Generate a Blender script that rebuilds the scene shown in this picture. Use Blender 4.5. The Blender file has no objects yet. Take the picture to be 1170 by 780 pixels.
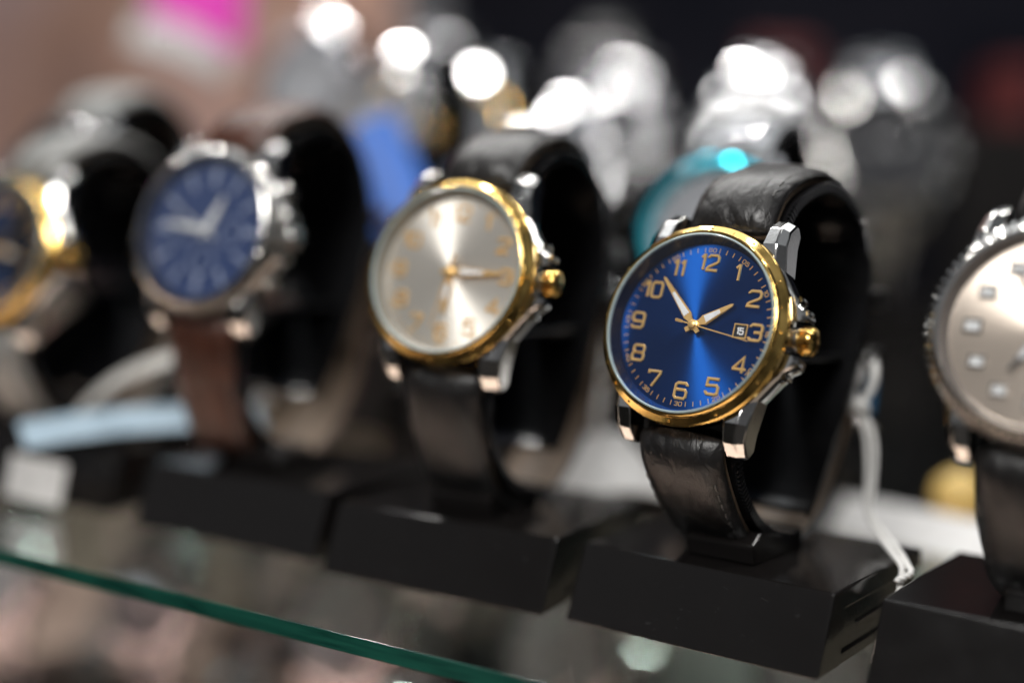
import bpy, bmesh, math, random
from mathutils import Matrix, Vector
random.seed(7)
S = 0.001                      # everything below is written in millimetres
PI = math.pi
sc = bpy.context.scene
COL = sc.collection
R = math.radians

# ------------------------------------------------------------------ helpers
def mesh_from(verts, faces, smooth=False, auto=None):
    me = bpy.data.meshes.new('shape')
    me.from_pydata([(v[0]*S, v[1]*S, v[2]*S) for v in verts], [], faces)
    bm = bmesh.new(); bm.from_mesh(me)
    bmesh.ops.recalc_face_normals(bm, faces=bm.faces)
    if auto is not None:
        for f in bm.faces: f.smooth = True
        for e in bm.edges:
            if len(e.link_faces) == 2 and e.calc_face_angle(0) > R(auto): e.smooth = False
    elif smooth:
        for f in bm.faces: f.smooth = True
    bm.to_mesh(me); bm.free()
    return me

class MB:
    """collects shapes (mm) that become ONE mesh"""
    def __init__(s): s.v = []; s.f = []
    def add(s, verts, faces, M=None):
        n = len(s.v)
        s.v += [tuple(M @ Vector(v)) if M else tuple(v) for v in verts]
        s.f += [tuple(i+n for i in f) for f in faces]
        return s
    def box(s, x0, x1, y0, y1, z0, z1, M=None):
        v = [(x, y, z) for z in (z0, z1) for y in (y0, y1) for x in (x0, x1)]
        return s.add(v, [(0,2,3,1),(4,5,7,6),(0,1,5,4),(2,6,7,3),(0,4,6,2),(1,3,7,5)], M)
    def lathe(s, prof, n=96, M=None, wob=None, cap=True):
        """prof: (r,z) list, revolve about z; wob(i, j, r) -> r"""
        v = []; f = []
        for j, (r, z) in enumerate(prof):
            for i in range(n):
                a = 2*PI*i/n; rr = wob(i, j, r) if wob else r
                v.append((rr*math.cos(a), rr*math.sin(a), z))
        m = len(prof)
        for j in range(m-1):
            for i in range(n):
                k = (i+1) % n
                f.append((j*n+i, j*n+k, (j+1)*n+k, (j+1)*n+i))
        if cap:
            if prof[0][0] > 1e-6: f.append(tuple(range(n))[::-1])
            if prof[-1][0] > 1e-6: f.append(tuple((m-1)*n+i for i in range(n)))
        return s.add(v, f, M)
    def prism(s, poly, x0, x1, M=None, poly2=None):
        """poly in (y,z) extruded along x"""
        n = len(poly); p2 = poly2 or poly
        v = [(x0, a, b) for a, b in poly] + [(x1, a, b) for a, b in p2]
        f = [tuple(range(n)), tuple(range(n, 2*n))[::-1]] + [(i, i+n, (i+1) % n+n, (i+1) % n) for i in range(n)]
        return s.add(v, f, M)
    def tube(s, pts, r, n=8, M=None, closed=False):
        v = []; f = []; P = [Vector(p) for p in pts]; m = len(P)
        prev = None
        for i in range(m):
            if closed: t = (P[(i+1) % m]-P[i-1]).normalized()
            else: t = (P[min(i+1, m-1)]-P[max(i-1, 0)]).normalized()
            if prev is None:
                a = Vector((0, 0, 1)) if abs(t.z) < .9 else Vector((1, 0, 0))
                u = t.cross(a).normalized()
            else: u = (prev-t*prev.dot(t)).normalized()
            prev = u; w = t.cross(u)
            rr = r(i/(m-1)) if callable(r) else r
            for k in range(n):
                a = 2*PI*k/n
                v.append(tuple(P[i]+(u*math.cos(a)+w*math.sin(a))*rr))
        for i in range(m if closed else m-1):
            j = (i+1) % m
            for k in range(n):
                l = (k+1) % n
                f.append((i*n+k, i*n+l, j*n+l, j*n+k))
        if not closed: f += [tuple(range(n))[::-1], tuple((m-1)*n+k for k in range(n))]
        return s.add(v, f, M)
    def ribbon(s, pts, w, h, z0=0.0, closed=False, M=None):
        """rounded raised stroke along a 2-D polyline"""
        P = [Vector((p[0], p[1])) for p in pts]; m = len(P)
        prof = [(-.5, 0), (-.5, .55), (-.28, 1), (.28, 1), (.5, .55), (.5, 0)]
        v = []; f = []; n = len(prof)
        for i in range(m):
            if closed or 0 < i < m-1:
                a = (P[i]-P[i-1]).normalized(); b = (P[(i+1) % m]-P[i]).normalized()
            elif i == 0: a = b = (P[1]-P[0]).normalized()
            else: a = b = (P[-1]-P[-2]).normalized()
            na = Vector((-a.y, a.x)); nb = Vector((-b.y, b.x)); mi = (na+nb)
            if mi.length < 1e-5: mi = na
            mi.normalize(); k = 1/max(.5, mi.dot(na))
            for (o, z) in prof:
                q = P[i]+mi*(o*w*k)
                v.append((q.x, q.y, z0+z*h))
        for i in range(m if closed else m-1):
            j = (i+1) % m
            for k in range(n-1): f.append((i*n+k, i*n+k+1, j*n+k+1, j*n+k))
        if not closed: f += [tuple(range(n)), tuple((m-1)*n+k for k in range(n))[::-1]]
        return s.add(v, f, M)
    def mesh(s, smooth=False, auto=None): return mesh_from(s.v, s.f, smooth, auto)

def obj(name, me, mat, parent=None, M=None, bevel=0, seg=2, sub=0):
    if isinstance(me, MB): me = me.mesh()
    o = bpy.data.objects.new(name, me)
    COL.objects.link(o)
    if mat: me.materials.append(mat)
    if parent: o.parent = parent
    if M is not None: o.matrix_local = M
    if bevel:
        b = o.modifiers.new('bevel', 'BEVEL'); b.width = bevel*S; b.segments = seg; b.limit_method = 'ANGLE'; b.angle_limit = R(28)
        b.harden_normals = False
    if sub:
        m = o.modifiers.new('sub', 'SUBSURF'); m.levels = m.render_levels = sub
    return o

def TM(x=0, y=0, z=0): return Matrix.Translation((x*S, y*S, z*S))
def TRAW(x=0, y=0, z=0): return Matrix.Translation((x, y, z))

def thing(name, label, cat, loc=(0, 0, 0), rz=0, group=None):
    o = bpy.data.objects.new(name, None); COL.objects.link(o)
    o.empty_display_size = .01
    o.location = (loc[0]*S, loc[1]*S, loc[2]*S); o.rotation_euler = (0, 0, rz)
    o['label'] = label; o['category'] = cat
    if group: o['group'] = group
    return o
def tag(o, label, cat, group=None):
    o['label'] = label; o['category'] = cat
    if group: o['group'] = group
    return o
def copy_tree(o, parent=None):
    c = o.copy(); COL.objects.link(c); c.parent = parent
    for ch in list(o.children): copy_tree(ch, c)
    return c

# ------------------------------------------------------------------ materials
def mat_new(name):
    m = bpy.data.materials.new(name); m.use_nodes = True
    nt = m.node_tree; b = nt.nodes['Principled BSDF']
    return m, nt, b
def N(nt, t, **kw):
    n = nt.nodes.new(t)
    for k, v in kw.items():
        if k in n.inputs: n.inputs[k].default_value = v
        else: setattr(n, k, v)
    return n
def coord(nt, scale):
    t = N(nt, 'ShaderNodeTexCoord'); mp = N(nt, 'ShaderNodeMapping')
    sca = scale if isinstance(scale, tuple) else (scale,)*3
    mp.inputs['Scale'].default_value = sca
    nt.links.new(t.outputs['Object'], mp.inputs['Vector'])
    return mp.outputs[0]
def ramp(nt, fac, stops):
    r = N(nt, 'ShaderNodeValToRGB'); e = r.color_ramp.elements
    while len(e) < len(stops): e.new(.5)
    for el, (p, c) in zip(e, stops):
        el.position = p; el.color = (c[0], c[1], c[2], 1) if isinstance(c, tuple) else (c, c, c, 1)
    nt.links.new(fac, r.inputs[0]); return r.outputs[0]

def metal(name, col, rough=.12, bump=.04, sc_=900, var=.06):
    m, nt, b = mat_new(name)
    b.inputs['Base Color'].default_value = (*col, 1); b.inputs['Metallic'].default_value = 1
    v = coord(nt, sc_)
    n = N(nt, 'ShaderNodeTexNoise', Scale=1.0, Detail=4.0); nt.links.new(v, n.inputs['Vector'])
    mr = N(nt, 'ShaderNodeMapRange'); mr.inputs['To Min'].default_value = max(.02, rough-var); mr.inputs['To Max'].default_value = rough+var
    nt.links.new(n.outputs['Fac'], mr.inputs['Value']); nt.links.new(mr.outputs[0], b.inputs['Roughness'])
    bp = N(nt, 'ShaderNodeBump', Strength=bump, Distance=.0002); nt.links.new(n.outputs['Fac'], bp.inputs['Height'])
    nt.links.new(bp.outputs[0], b.inputs['Normal'])
    return m
def plastic(name, col, rough=.3, nsc=300, bump=.05, var=.08, scuff=0, coat=0, spec=.5):
    m, nt, b = mat_new(name)
    v = coord(nt, nsc)
    n = N(nt, 'ShaderNodeTexNoise', Scale=1.0, Detail=6.0); nt.links.new(v, n.inputs['Vector'])
    mr = N(nt, 'ShaderNodeMapRange'); mr.inputs['To Min'].default_value = max(.03, rough-var); mr.inputs['To Max'].default_value = rough+var
    nt.links.new(n.outputs['Fac'], mr.inputs['Value']); nt.links.new(mr.outputs[0], b.inputs['Roughness'])
    b.inputs['Specular IOR Level'].default_value = spec
    b.inputs['Coat Weight'].default_value = coat
    if scuff:
        v2 = coord(nt, (160, 260, 520))
        n2 = N(nt, 'ShaderNodeTexNoise', Scale=1.0, Detail=8.0, Roughness=.7, Distortion=1.2); nt.links.new(v2, n2.inputs['Vector'])
        c = ramp(nt, n2.outputs['Fac'], [(.0, col), (.63, col), (.78, tuple(min(1, x+scuff) for x in col)), (1, tuple(min(1, x+scuff*1.5) for x in col))])
        nt.links.new(c, b.inputs['Base Color'])
    else:
        c = ramp(nt, n.outputs['Fac'], [(.3, tuple(x*.88 for x in col)), (.7, tuple(min(1, x*1.1) for x in col))])
        nt.links.new(c, b.inputs['Base Color'])
    bp = N(nt, 'ShaderNodeBump', Strength=bump, Distance=.0004); nt.links.new(n.outputs['Fac'], bp.inputs['Height'])
    nt.links.new(bp.outputs[0], b.inputs['Normal'])
    return m
def leather(name, col, rough=.34, scale=(120, 75, 75), depth=.28):
    """crocodile-embossed leather: voronoi plates, pores, wrinkles"""
    m, nt, b = mat_new(name)
    v = coord(nt, scale)
    nz = N(nt, 'ShaderNodeTexNoise', Scale=.9, Detail=2.0); nt.links.new(v, nz.inputs['Vector'])
    mx = N(nt, 'ShaderNodeMix', data_type='VECTOR'); mx.inputs['Factor'].default_value = .25
    nt.links.new(v, mx.inputs[4]); nt.links.new(nz.outputs['Color'], mx.inputs[5])
    vo = N(nt, 'ShaderNodeTexVoronoi', feature='DISTANCE_TO_EDGE', Scale=1.25, Randomness=.8); nt.links.new(mx.outputs[1], vo.inputs['Vector'])
    h = ramp(nt, vo.outputs['Distance'], [(0, 0.0), (.10, .75), (.35, 1.0)])
    fine = N(nt, 'ShaderNodeTexNoise', Scale=1800.0, Detail=5.0); t = N(nt, 'ShaderNodeTexCoord'); nt.links.new(t.outputs['Object'], fine.inputs['Vector'])
    wr = N(nt, 'ShaderNodeTexNoise', Scale=1.0, Detail=5.0, Distortion=2.2, Roughness=.55); wv = coord(nt, (210, 110, 130)); nt.links.new(wv, wr.inputs['Vector'])
    b1 = N(nt, 'ShaderNodeBump', Strength=depth, Distance=.0006); nt.links.new(h, b1.inputs['Height'])
    b2 = N(nt, 'ShaderNodeBump', Strength=.5, Distance=.0008); nt.links.new(wr.outputs['Fac'], b2.inputs['Height']); nt.links.new(b1.outputs[0], b2.inputs['Normal'])
    b3 = N(nt, 'ShaderNodeBump', Strength=.25, Distance=.00015); nt.links.new(fine.outputs['Fac'], b3.inputs['Height']); nt.links.new(b2.outputs[0], b3.inputs['Normal'])
    nt.links.new(b3.outputs[0], b.inputs['Normal'])
    c = ramp(nt, h, [(0, tuple(x*.55 for x in col)), (1, col)]); nt.links.new(c, b.inputs['Base Color'])
    mr = N(nt, 'ShaderNodeMapRange'); mr.inputs['To Min'].default_value = rough-.1; mr.inputs['To Max'].default_value = rough+.14
    nt.links.new(wr.outputs['Fac'], mr.inputs['Value']); nt.links.new(mr.outputs[0], b.inputs['Roughness'])
    return m
def sunburst(name, col, rough=.29, aniso=.93, streak=.0):
    """radially brushed metallic lacquer (object z is the dial normal)"""
    m, nt, b = mat_new(name)
    tc = N(nt, 'ShaderNodeTexCoord'); sep = N(nt, 'ShaderNodeSeparateXYZ'); nt.links.new(tc.outputs['Object'], sep.inputs[0])
    at = N(nt, 'ShaderNodeMath', operation='ARCTAN2'); nt.links.new(sep.outputs['Y'], at.inputs[0]); nt.links.new(sep.outputs['X'], at.inputs[1])
    sn = N(nt, 'ShaderNodeTexNoise', noise_dimensions='1D', Scale=1.0, Detail=5.0)
    mu = N(nt, 'ShaderNodeMath', operation='MULTIPLY'); mu.inputs[1].default_value = 130
    nt.links.new(at.outputs[0], mu.inputs[0]); nt.links.new(mu.outputs[0], sn.inputs['W'])
    c = ramp(nt, sn.outputs['Fac'], [(.25, tuple(x*.82 for x in col)), (.75, tuple(min(1, x*1.15) for x in col))])
    nt.links.new(c, b.inputs['Base Color'])
    b.inputs['Metallic'].default_value = 1; b.inputs['Roughness'].default_value = rough
    b.inputs['Anisotropic'].default_value = aniso; b.inputs['Anisotropic Rotation'].default_value = 0.0
    tg = N(nt, 'ShaderNodeTangent', direction_type='RADIAL', axis='Z'); nt.links.new(tg.outputs[0], b.inputs['Tangent'])
    b.inputs['Coat Weight'].default_value = .0
    return m
def thin_glass(name, tint=(1, 1, 1), ior=1.45, rough=0.0, fac=1.0):
    m = bpy.data.materials.new(name); m.use_nodes = True; nt = m.node_tree; nt.nodes.clear()
    out = N(nt, 'ShaderNodeOutputMaterial'); mx = N(nt, 'ShaderNodeMixShader')
    fr = N(nt, 'ShaderNodeFresnel', IOR=ior); tr = N(nt, 'ShaderNodeBsdfTransparent'); gl = N(nt, 'ShaderNodeBsdfGlossy')
    tr.inputs['Color'].default_value = (*tint, 1); gl.inputs['Roughness'].default_value = rough; gl.inputs['Color'].default_value = (1, 1, 1, 1)
    ge = N(nt, 'ShaderNodeNewGeometry'); im = N(nt, 'ShaderNodeMapRange')      # a thin pane: the far face reflects like the near one
    im.inputs['To Min'].default_value = ior; im.inputs['To Max'].default_value = 1/ior
    nt.links.new(ge.outputs['Backfacing'], im.inputs['Value']); nt.links.new(im.outputs[0], fr.inputs['IOR'])
    mm = N(nt, 'ShaderNodeMath', operation='MULTIPLY'); mm.inputs[1].default_value = fac
    nt.links.new(fr.outputs[0], mm.inputs[0]); nt.links.new(mm.outputs[0], mx.inputs[0])
    nt.links.new(tr.outputs[0], mx.inputs[1]); nt.links.new(gl.outputs[0], mx.inputs[2])
    nt.links.new(mx.outputs[0], out.inputs['Surface'])
    return m

GOLD = metal('gold', (.90, .60, .19), .12, .05, var=.08)
GOLD_D = metal('gold_print', (.95, .60, .22), .34, .02)
ROSE = metal('rose_gold', (.82, .52, .38), .14)
GOLD_D.node_tree.nodes['Principled BSDF'].inputs['Metallic'].default_value = .6
STEEL = metal('steel', (.66, .65, .63), .10, .03)
STEEL_B = metal('brushed_steel', (.56, .56, .56), .2, .05)
LINK = metal('polished_links', (.60, .60, .61), .08, 0, var=.01)
STEEL_BG = metal('dimmed_steel', (.52, .52, .53), .09, 0, var=.02)  # darker copy of steel: glare on background watches toned down in the colour
TEAL_METAL = metal('teal_metal', (.03, .62, .80), .14, .02)
GUN = metal('dark_steel', (.30, .29, .29), .16)
NAVY_SUN = sunburst('blue_sunburst', (.008, .085, .36))
for_metallic = .72
CHAMP_SUN = sunburst('champagne_sunburst', (.86, .80, .70), .44, .88)
TAUPE_SUN = sunburst('taupe_sunburst', (.72, .61, .50), .36, .92)
for q_ in (CHAMP_SUN, TAUPE_SUN): q_.node_tree.nodes['Principled BSDF'].inputs['Metallic'].default_value = for_metallic
NAVY_DULL = plastic('navy_dial', (.030, .055, .15), .3, coat=1.0)
INK_SUN = sunburst('ink_sunburst', (.02, .04, .10), .38)
SILVER_DIAL = plastic('silver_dial', (.34, .34, .35), .35)
BLACK_DIAL = plastic('black_dial', (.02, .02, .022), .3)
SOFT_MARK = plastic('pale_marker', (.30, .34, .46), .4)
TEAL = plastic('teal_enamel', (.01, .50, .62), .2, coat=.6)
WHITE_LUME = plastic('white_lume', (.82, .82, .80), .5)
BLK = plastic('black_display_plastic', (.0075, .0066, .0064), .15, 180, .06, .06, scuff=.03, spec=.4)
BLK_FRONT = plastic('black_display_satin', (.010, .009, .009), .35, 150, .05, .08, scuff=.03, spec=.3)
CUFF = plastic('black_cuff_plastic', (.010, .010, .011), .16, 200, .04)
BLK_LEATHER = leather('black_croc_leather', (.014, .013, .013))
BRN_LEATHER = leather('brown_leather', (.075, .025, .014), .38)
GREY_LEATHER = leather('grey_leather', (.30, .30, .29), .5)
BLK_SMOOTH = leather('black_smooth_leather', (.012, .012, .013), .45, (60, 60, 60), .3)
LINING = plastic('tan_lining', (.30, .215, .15), .6)
THREAD = plastic('grey_thread', (.07, .068, .066), .5)
THREAD_BLK = plastic('black_thread', (.03, .03, .03), .55)
STRING = plastic('white_string', (.80, .79, .77), .75, 2500, .3)
CARD = plastic('white_card', (.62, .61, .60), .6)
CARD_BLUE = plastic('pale_blue_card', (.34, .45, .54), .6)
CARD_DEEP = plastic('blue_card', (.015, .12, .50), .45)
CARD_TEAL = plastic('petrol_card', (.01, .10, .22), .45)
CARD_GREY = plastic('grey_white_card', (.36, .35, .35), .6)
CRYSTAL = thin_glass('watch_crystal', (.97, .98, 1.0), 1.5, .01, 1.4)
SMOKE = thin_glass('smoke_acrylic', (.14, .15, .18), 1.5, .04, 1.8)
DOMERIM = plastic('crystal_rim', (.36, .45, .46), .15, coat=.5)

# ------------------------------------------------------------------ glyphs (unit: 0..1 wide, 0..1.2 tall)
c_ = .16
def rr(x0, y0, x1, y1, c=c_): return [(x0+c, y0), (x1-c, y0), (x1, y0+c), (x1, y1-c), (x1-c, y1), (x0+c, y1), (x0, y1-c), (x0, y0+c)]
GL = {
 '0': [(rr(0, 0, 1, 1.2), True)],
 '1': [([(0, .98), (.0+.22, 1.2), (.30, 1.2), (.30, 0)], False)],
 '2': [([(0, .98), (0, 1.2-c_), (c_, 1.2), (1-c_, 1.2), (1, 1.2-c_), (1, .74), (.86, .60), (.16, .28), (.03, .16), (0, 0), (1.04, 0)], False)],
 '3': [([(0, 1.0), (0, 1.2-c_), (c_, 1.2), (1-c_, 1.2), (1, 1.2-c_), (1, .72), (1-c_+.02, .61), (.38, .61)], False),
       ([(1-c_, .6), (1, .48), (1, c_), (1-c_, 0), (c_, 0), (0, c_), (0, .22)], False)],
 '4': [([(.74, 0), (.74, 1.2), (.0, .36), (0, .28), (1.04, .28)], False)],
 '5': [([(1, 1.2), (.04, 1.2), (.02, .66), (1-c_, .72), (1, .72-c_), (1, c_), (1-c_, 0), (c_, 0), (0, c_), (0, .24)], False)],
 '6': [([(1, .98), (1, 1.2-c_), (1-c_, 1.2), (c_, 1.2), (0, 1.2-c_), (0, c_), (c_, 0), (1-c_, 0), (1, c_), (1, .68-c_), (1-c_, .68), (.04, .68)], False)],
 '7': [([(0, 1.0), (0, 1.2), (1, 1.2), (1, 1.05), (.42, 0)], False)],
 '8': [(rr(.04, .62, .96, 1.2, .14), True), (rr(0, 0, 1, .62, .14), True)],
 '9': [([(0, .22), (0, c_), (c_, 0), (1-c_, 0), (1, c_), (1, 1.2-c_), (1-c_, 1.2), (c_, 1.2), (0, 1.2-c_), (0, .52+c_), (c_, .52), (.96, .52)], False)],
}
GW = {k: 1.0 for k in GL}; GW['1'] = .32
def glyphs(mb, text, cx, cy, h, w, sw, sh, z0, rot=0, gap=.34):
    """strokes of text centred at (cx,cy); h = centreline height, w = digit width"""
    tot = sum(GW[c] for c in text)*w+gap*w*(len(text)-1)
    x = -tot/2; k = h/1.2
    ca, sa = math.cos(rot), math.sin(rot)
    for ch in text:
        for pts, closed in GL[ch]:
            P = []
            for px, py in pts:
                lx, ly = x+px*w, (py-.6)*k
                P.append((cx+ca*lx-sa*ly, cy+sa*lx+ca*ly))
            mb.ribbon(P, sw, sh, z0, closed)
        x += GW[ch]*w+gap*w
    return mb
def clock(ang, r): a = R(ang); return (r*math.sin(a), r*math.cos(a))     # ang clockwise from 12

# ------------------------------------------------------------------ strap path (side plane: Y back, Z up above the base)
def catmull(pts, n=10, closed=False):
    out = []; m = len(pts)
    rng = range(m if closed else m-1)
    for i in rng:
        p = [Vector(pts[(i+k-1) % m]) if closed else Vector(pts[min(max(i+k-1, 0), m-1)]) for k in range(4)]
        for j in range(n):
            t = j/n
            out.append(.5*((2*p[1])+(-p[0]+p[2])*t+(2*p[0]-5*p[1]+4*p[2]-p[3])*t*t+(-p[0]+3*p[1]-3*p[2]+p[3])*t**3))
    if not closed: out.append(Vector(pts[-1]))
    return out
def arc_resample(P, step):
    L = [0]
    for a, b in zip(P, P[1:]): L.append(L[-1]+(b-a).length)
    n = max(2, round(L[-1]/step)); out = []; k = 0
    for i in range(n+1):
        d = L[-1]*i/n
        while k < len(L)-2 and L[k+1] < d: k += 1
        t = (d-L[k])/max(1e-9, L[k+1]-L[k]); out.append(P[k].lerp(P[k+1], t))
    return out
def frames(P):
    out = []
    for i in range(len(P)):
        t = (P[min(i+1, len(P)-1)]-P[max(i-1, 0)]).normalized()
        out.append(t)
    return out
def sweep_band(mb, P, wfun, tfun, puff=.35, side=1, seg=10, lift=0.0):
    """P: (Y,Z) path of the INNER face; outward normal is side * rot90(tangent)"""
    T = frames(P); n = len(P); ring = None; v = []; f = []
    for i in range(n):
        s = i/(n-1); w = wfun(s)/2; t = tfun(s)
        nn = Vector((T[i].y, -T[i].x))*side*-1
        prof = []
        for k in range(seg+1):
            u = -1+2*k/seg
            e = max(0, 1-abs(u)**5)
            prof.append((u*w, t*(1-puff)*(.55+.45*e)+t*puff*e*(1-.25*u*u)))
        prof = [(-w*.97, 0)]+[(x, h) for x, h in prof]+[(w*.97, 0)]
        ring = len(prof)
        for x, h in prof:
            q = P[i]+nn*(h+lift); v.append((x, q.x, q.y))
    for i in range(n-1):
        for k in range(ring):
            l = (k+1) % ring
            f.append((i*ring+k, i*ring+l, (i+1)*ring+l, (i+1)*ring+k))
    f += [tuple(range(ring))[::-1], tuple((n-1)*ring+k for k in range(ring))]
    mb.add(v, f)
    return mb
LOOP = [(-18, 72.5), (-8, 80.5), (5, 84.5), (18, 82.5), (30, 74), (37, 59), (38.5, 42), (34.5, 24.5), (26, 10.5), (14, 2.6), (1, .4), (-11, 3.4), (-20.5, 11), (-28.5, 23)]
# --------- head frame: dial centre and tilt inside a watch
def head_matrix(yc, zc, tilt): 
    return TM(0, yc, zc) @ Matrix.Rotation(PI/2-tilt, 4, 'X')

# ------------------------------------------------------------------ the watch
def make_watch(name, label, loc, rz, group=None, *, bezel='smooth', bezel_mat=GOLD, case_mat=STEEL, crown_mat=GOLD, dial_mat=NAVY_SUN,
               numerals='arabic', mark_mat=GOLD_D, hands=(57, -44, 99.4), hand_mat=GOLD_D, lume=True, date=True, track=True, subdials=False,
               strap='leather', strap_mat=BLK_LEATHER, thread=THREAD, lining=LINING, tilt=17.8, head=(-30.3, 52.1), scale=1.0, teal=False, detail=True,
               chrono=False, rehaut=(.01, .015, .04), rim=DOMERIM, roll=0):
    t = thing(name, label, 'watch', loc, rz, group)
    H = head_matrix(head[0], head[1], R(tilt)) @ Matrix.Rotation(R(roll), 4, 'Z') @ Matrix.Scale(scale, 4)
    seg = 128 if detail else 64
    # ---- case
    mb = MB()
    mb.lathe([(0, -8.6), (14, -8.6), (18.6, -7.8), (20.6, -6.4), (21.4, -4.9), (21.6, -2.0), (21.1, -1.25), (20.6, -1.0), (19.2, -.9), (19.1, -3.2), (0, -3.2)], seg)
    me = mb.mesh(auto=25); case = obj('case', me, case_mat, t, H)
    # ---- lugs
    for sx in (-1, 1):
        for sy in (-1, 1):
            side = [(13.5, -1.1), (19.5, -.9), (23.6, -2.6), (26.0, -5.6), (26.1, -8.4), (24.2, -9.6), (20.5, -8.2), (13.5, -7.6)]
            v = []; rings = []
            def xo(y): return 17.6-max(0, (y-13.5))*.17
            for (fx, dz) in ((0, 0), (.62, 0), (1, -1.3)):
                r_ = []
                for (y, z) in side:
                    x = 11.4+(xo(y)-11.4)*fx
                    zz = z+(dz if z > -6 else (-.3*dz if fx == 1 else 0))
                    yy = y-(.5 if fx == 1 and y > 22 else 0)
                    r_.append(len(v)); v.append((sx*x, sy*yy, zz))
                rings.append(r_)
            f = [tuple(rings[0]), tuple(rings[-1])[::-1]]
            for a, b in zip(rings, rings[1:]):
                for i in range(len(a)):
                    j = (i+1) % len(a); f.append((a[i], a[j], b[j], b[i]))
            me = MB().add(v, f).mesh(auto=20)
            obj('lug', me, case_mat, case, bevel=.28 if detail else 0)
    # ---- crown guards, tube and crown
    if detail:
        g = MB()
        for sy in (-1, 1):
            out = [(17.0, 14.6), (18.6, 12.6), (20.9, 9.4), (21.9, 8.4), (22.5, 7.2), (23.9, 6.4), (24.6, 5.2), (24.5, 4.0), (23.2, 3.6), (20.4, 3.6), (15, 12)]
            n = len(out); v = []
            for (z, k) in ((-6.9, -.7), (-6.2, 0), (-2.4, 0), (-1.5, -.9)):
                v += [(x+(k if i < 9 else 0), sy*y, z) for i, (x, y) in enumerate(out)]
            f = [tuple(range(n)), tuple(range(3*n, 4*n))[::-1]]+[(j*n+i, j*n+(i+1) % n, (j+1)*n+(i+1) % n, (j+1)*n+i) for j in range(3) for i in range(n)]
            g.add(v, f)
            for q in range(2):
                x, y = ((22.0, 8.3), (24.1, 5.6))[q]
                g.tube([(x, sy*y, -5.8), (x+.35, sy*y, -4), (x, sy*y, -2.2)], .62, 8)
        obj('crown_guard', g.mesh(auto=40), case_mat, case)
    MX = Matrix.Translation((0, 0, -3.9)) @ Matrix.Rotation(PI/2, 4, 'Y')
    tb = MB().lathe([(2.7, 20.5), (2.7, 23.5), (2.4, 23.7)], 32, MX); obj('crown_tube', tb.mesh(auto=30), STEEL_B, t, H)
    cr = MB().lathe([(1.9, 23.6), (2.75, 23.7), (3.0, 23.9), (3.05, 26.0), (2.8, 26.5), (2.2, 26.8), (1.4, 27.0), (0, 27.05)], 96,
                    MX, wob=lambda i, j, r: r*(1-.13*(i % 5 in (0, 1))) if 0 < j < 5 else r)
    obj('crown', cr.mesh(auto=30), crown_mat, t, H)
    if chrono:
        for sy in (-1, 1):
            MP = Matrix.Rotation(sy*R(30), 4, 'Z') @ MX
            p = MB().lathe([(1.3, 20), (1.3, 22.8), (2.0, 22.9), (2.1, 25.4), (1.6, 25.8), (0, 25.9)], 24, MP)
            obj('pusher', p.mesh(auto=30), case_mat, t, H)
    # ---- bezel
    if bezel == 'smooth':
        prof = [(19.0, -1.0), (21.9, -1.0), (22.25, -.7), (22.3, .25), (22.1, .7), (21.75, .95), (20.75, 1.75), (20.65, 2.25), (20.45, 2.6), (19.9, 2.72), (19.8, 1.5)]
        bz = MB().lathe(prof, seg*2 if detail else seg, cap=False)
    elif bezel == 'coin':
        prof = [(19.0, -1.0), (21.4, -1.0), (22.5, -.6), (22.7, .2), (22.4, 1.0), (21.2, 1.9), (20.4, 2.5), (19.9, 2.7), (19.45, 2.7), (19.4, 1.5)]
        bz = MB().lathe(prof, 360, cap=False, wob=lambda i, j, r: r*(1-.04*(i % 5 in (0, 1))) if 1 < j < 6 else r)
    else:      # dive bezel
        prof = [(19.0, -1.0), (21.6, -1.0), (22.9, -.4), (23.0, 1.2), (22.5, 1.9), (19.9, 2.7), (19.45, 2.7), (19.4, 1.5)]
        bz = MB().lathe(prof, 240, cap=False, wob=lambda i, j, r: r*(1-.03*(i % 8 < 2)) if 1 < j < 4 else r)
    bo = obj('bezel', bz.mesh(auto=22), bezel_mat, t, H)
    if bezel == 'smooth' and detail:
        pp = MB()
        for k in range(12):
            x, y = clock(k*30, 21.35)
            pp.lathe([(.34, 0), (.34, .28), (.22, .42), (0, .46)], 12, Matrix.Translation((x, y, 1.0)))
        for k in range(12):       # small notches cut into the slope, drawn as raised ridges
            x, y = clock(k*30+15, 21.25)
            pp.add(*box_geo(.14, .75, .12), Matrix.Translation((x, y, 1.38)) @ Matrix.Rotation(-R(k*30+15), 4, 'Z') @ Matrix.Rotation(R(-38), 4, 'X'))
        obj('bezel_studs', pp.mesh(auto=30), bezel_mat, bo)
    if rim:
        rm = MB().lathe([(19.35, 2.1), (19.4, 2.7), (19.6, 2.88), (19.88, 2.72), (19.88, 2.2)], seg, cap=False); obj('crystal_rim', rm.mesh(auto=50), rim, t, H)
    rh = MB().lathe([(19.4, 2.3), (18.45, -.98)], seg, cap=False)
    rmat = REHAUT.get(rehaut)
    if not rmat:
        rmat = plastic('rehaut', rehaut, .22); REHAUT[rehaut] = rmat
    obj('inner_ring', rh.mesh(smooth=True), rmat, t, H)
    # ---- dial
    HD = H @ Matrix.Translation((0, 0, -1.0*S))
    dl = obj('dial', MB().lathe([(0, 0), (.01, 0), (18.5, 0), (18.5, -.6)], seg, cap=False).mesh(auto=20), dial_mat, t, HD)
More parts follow.
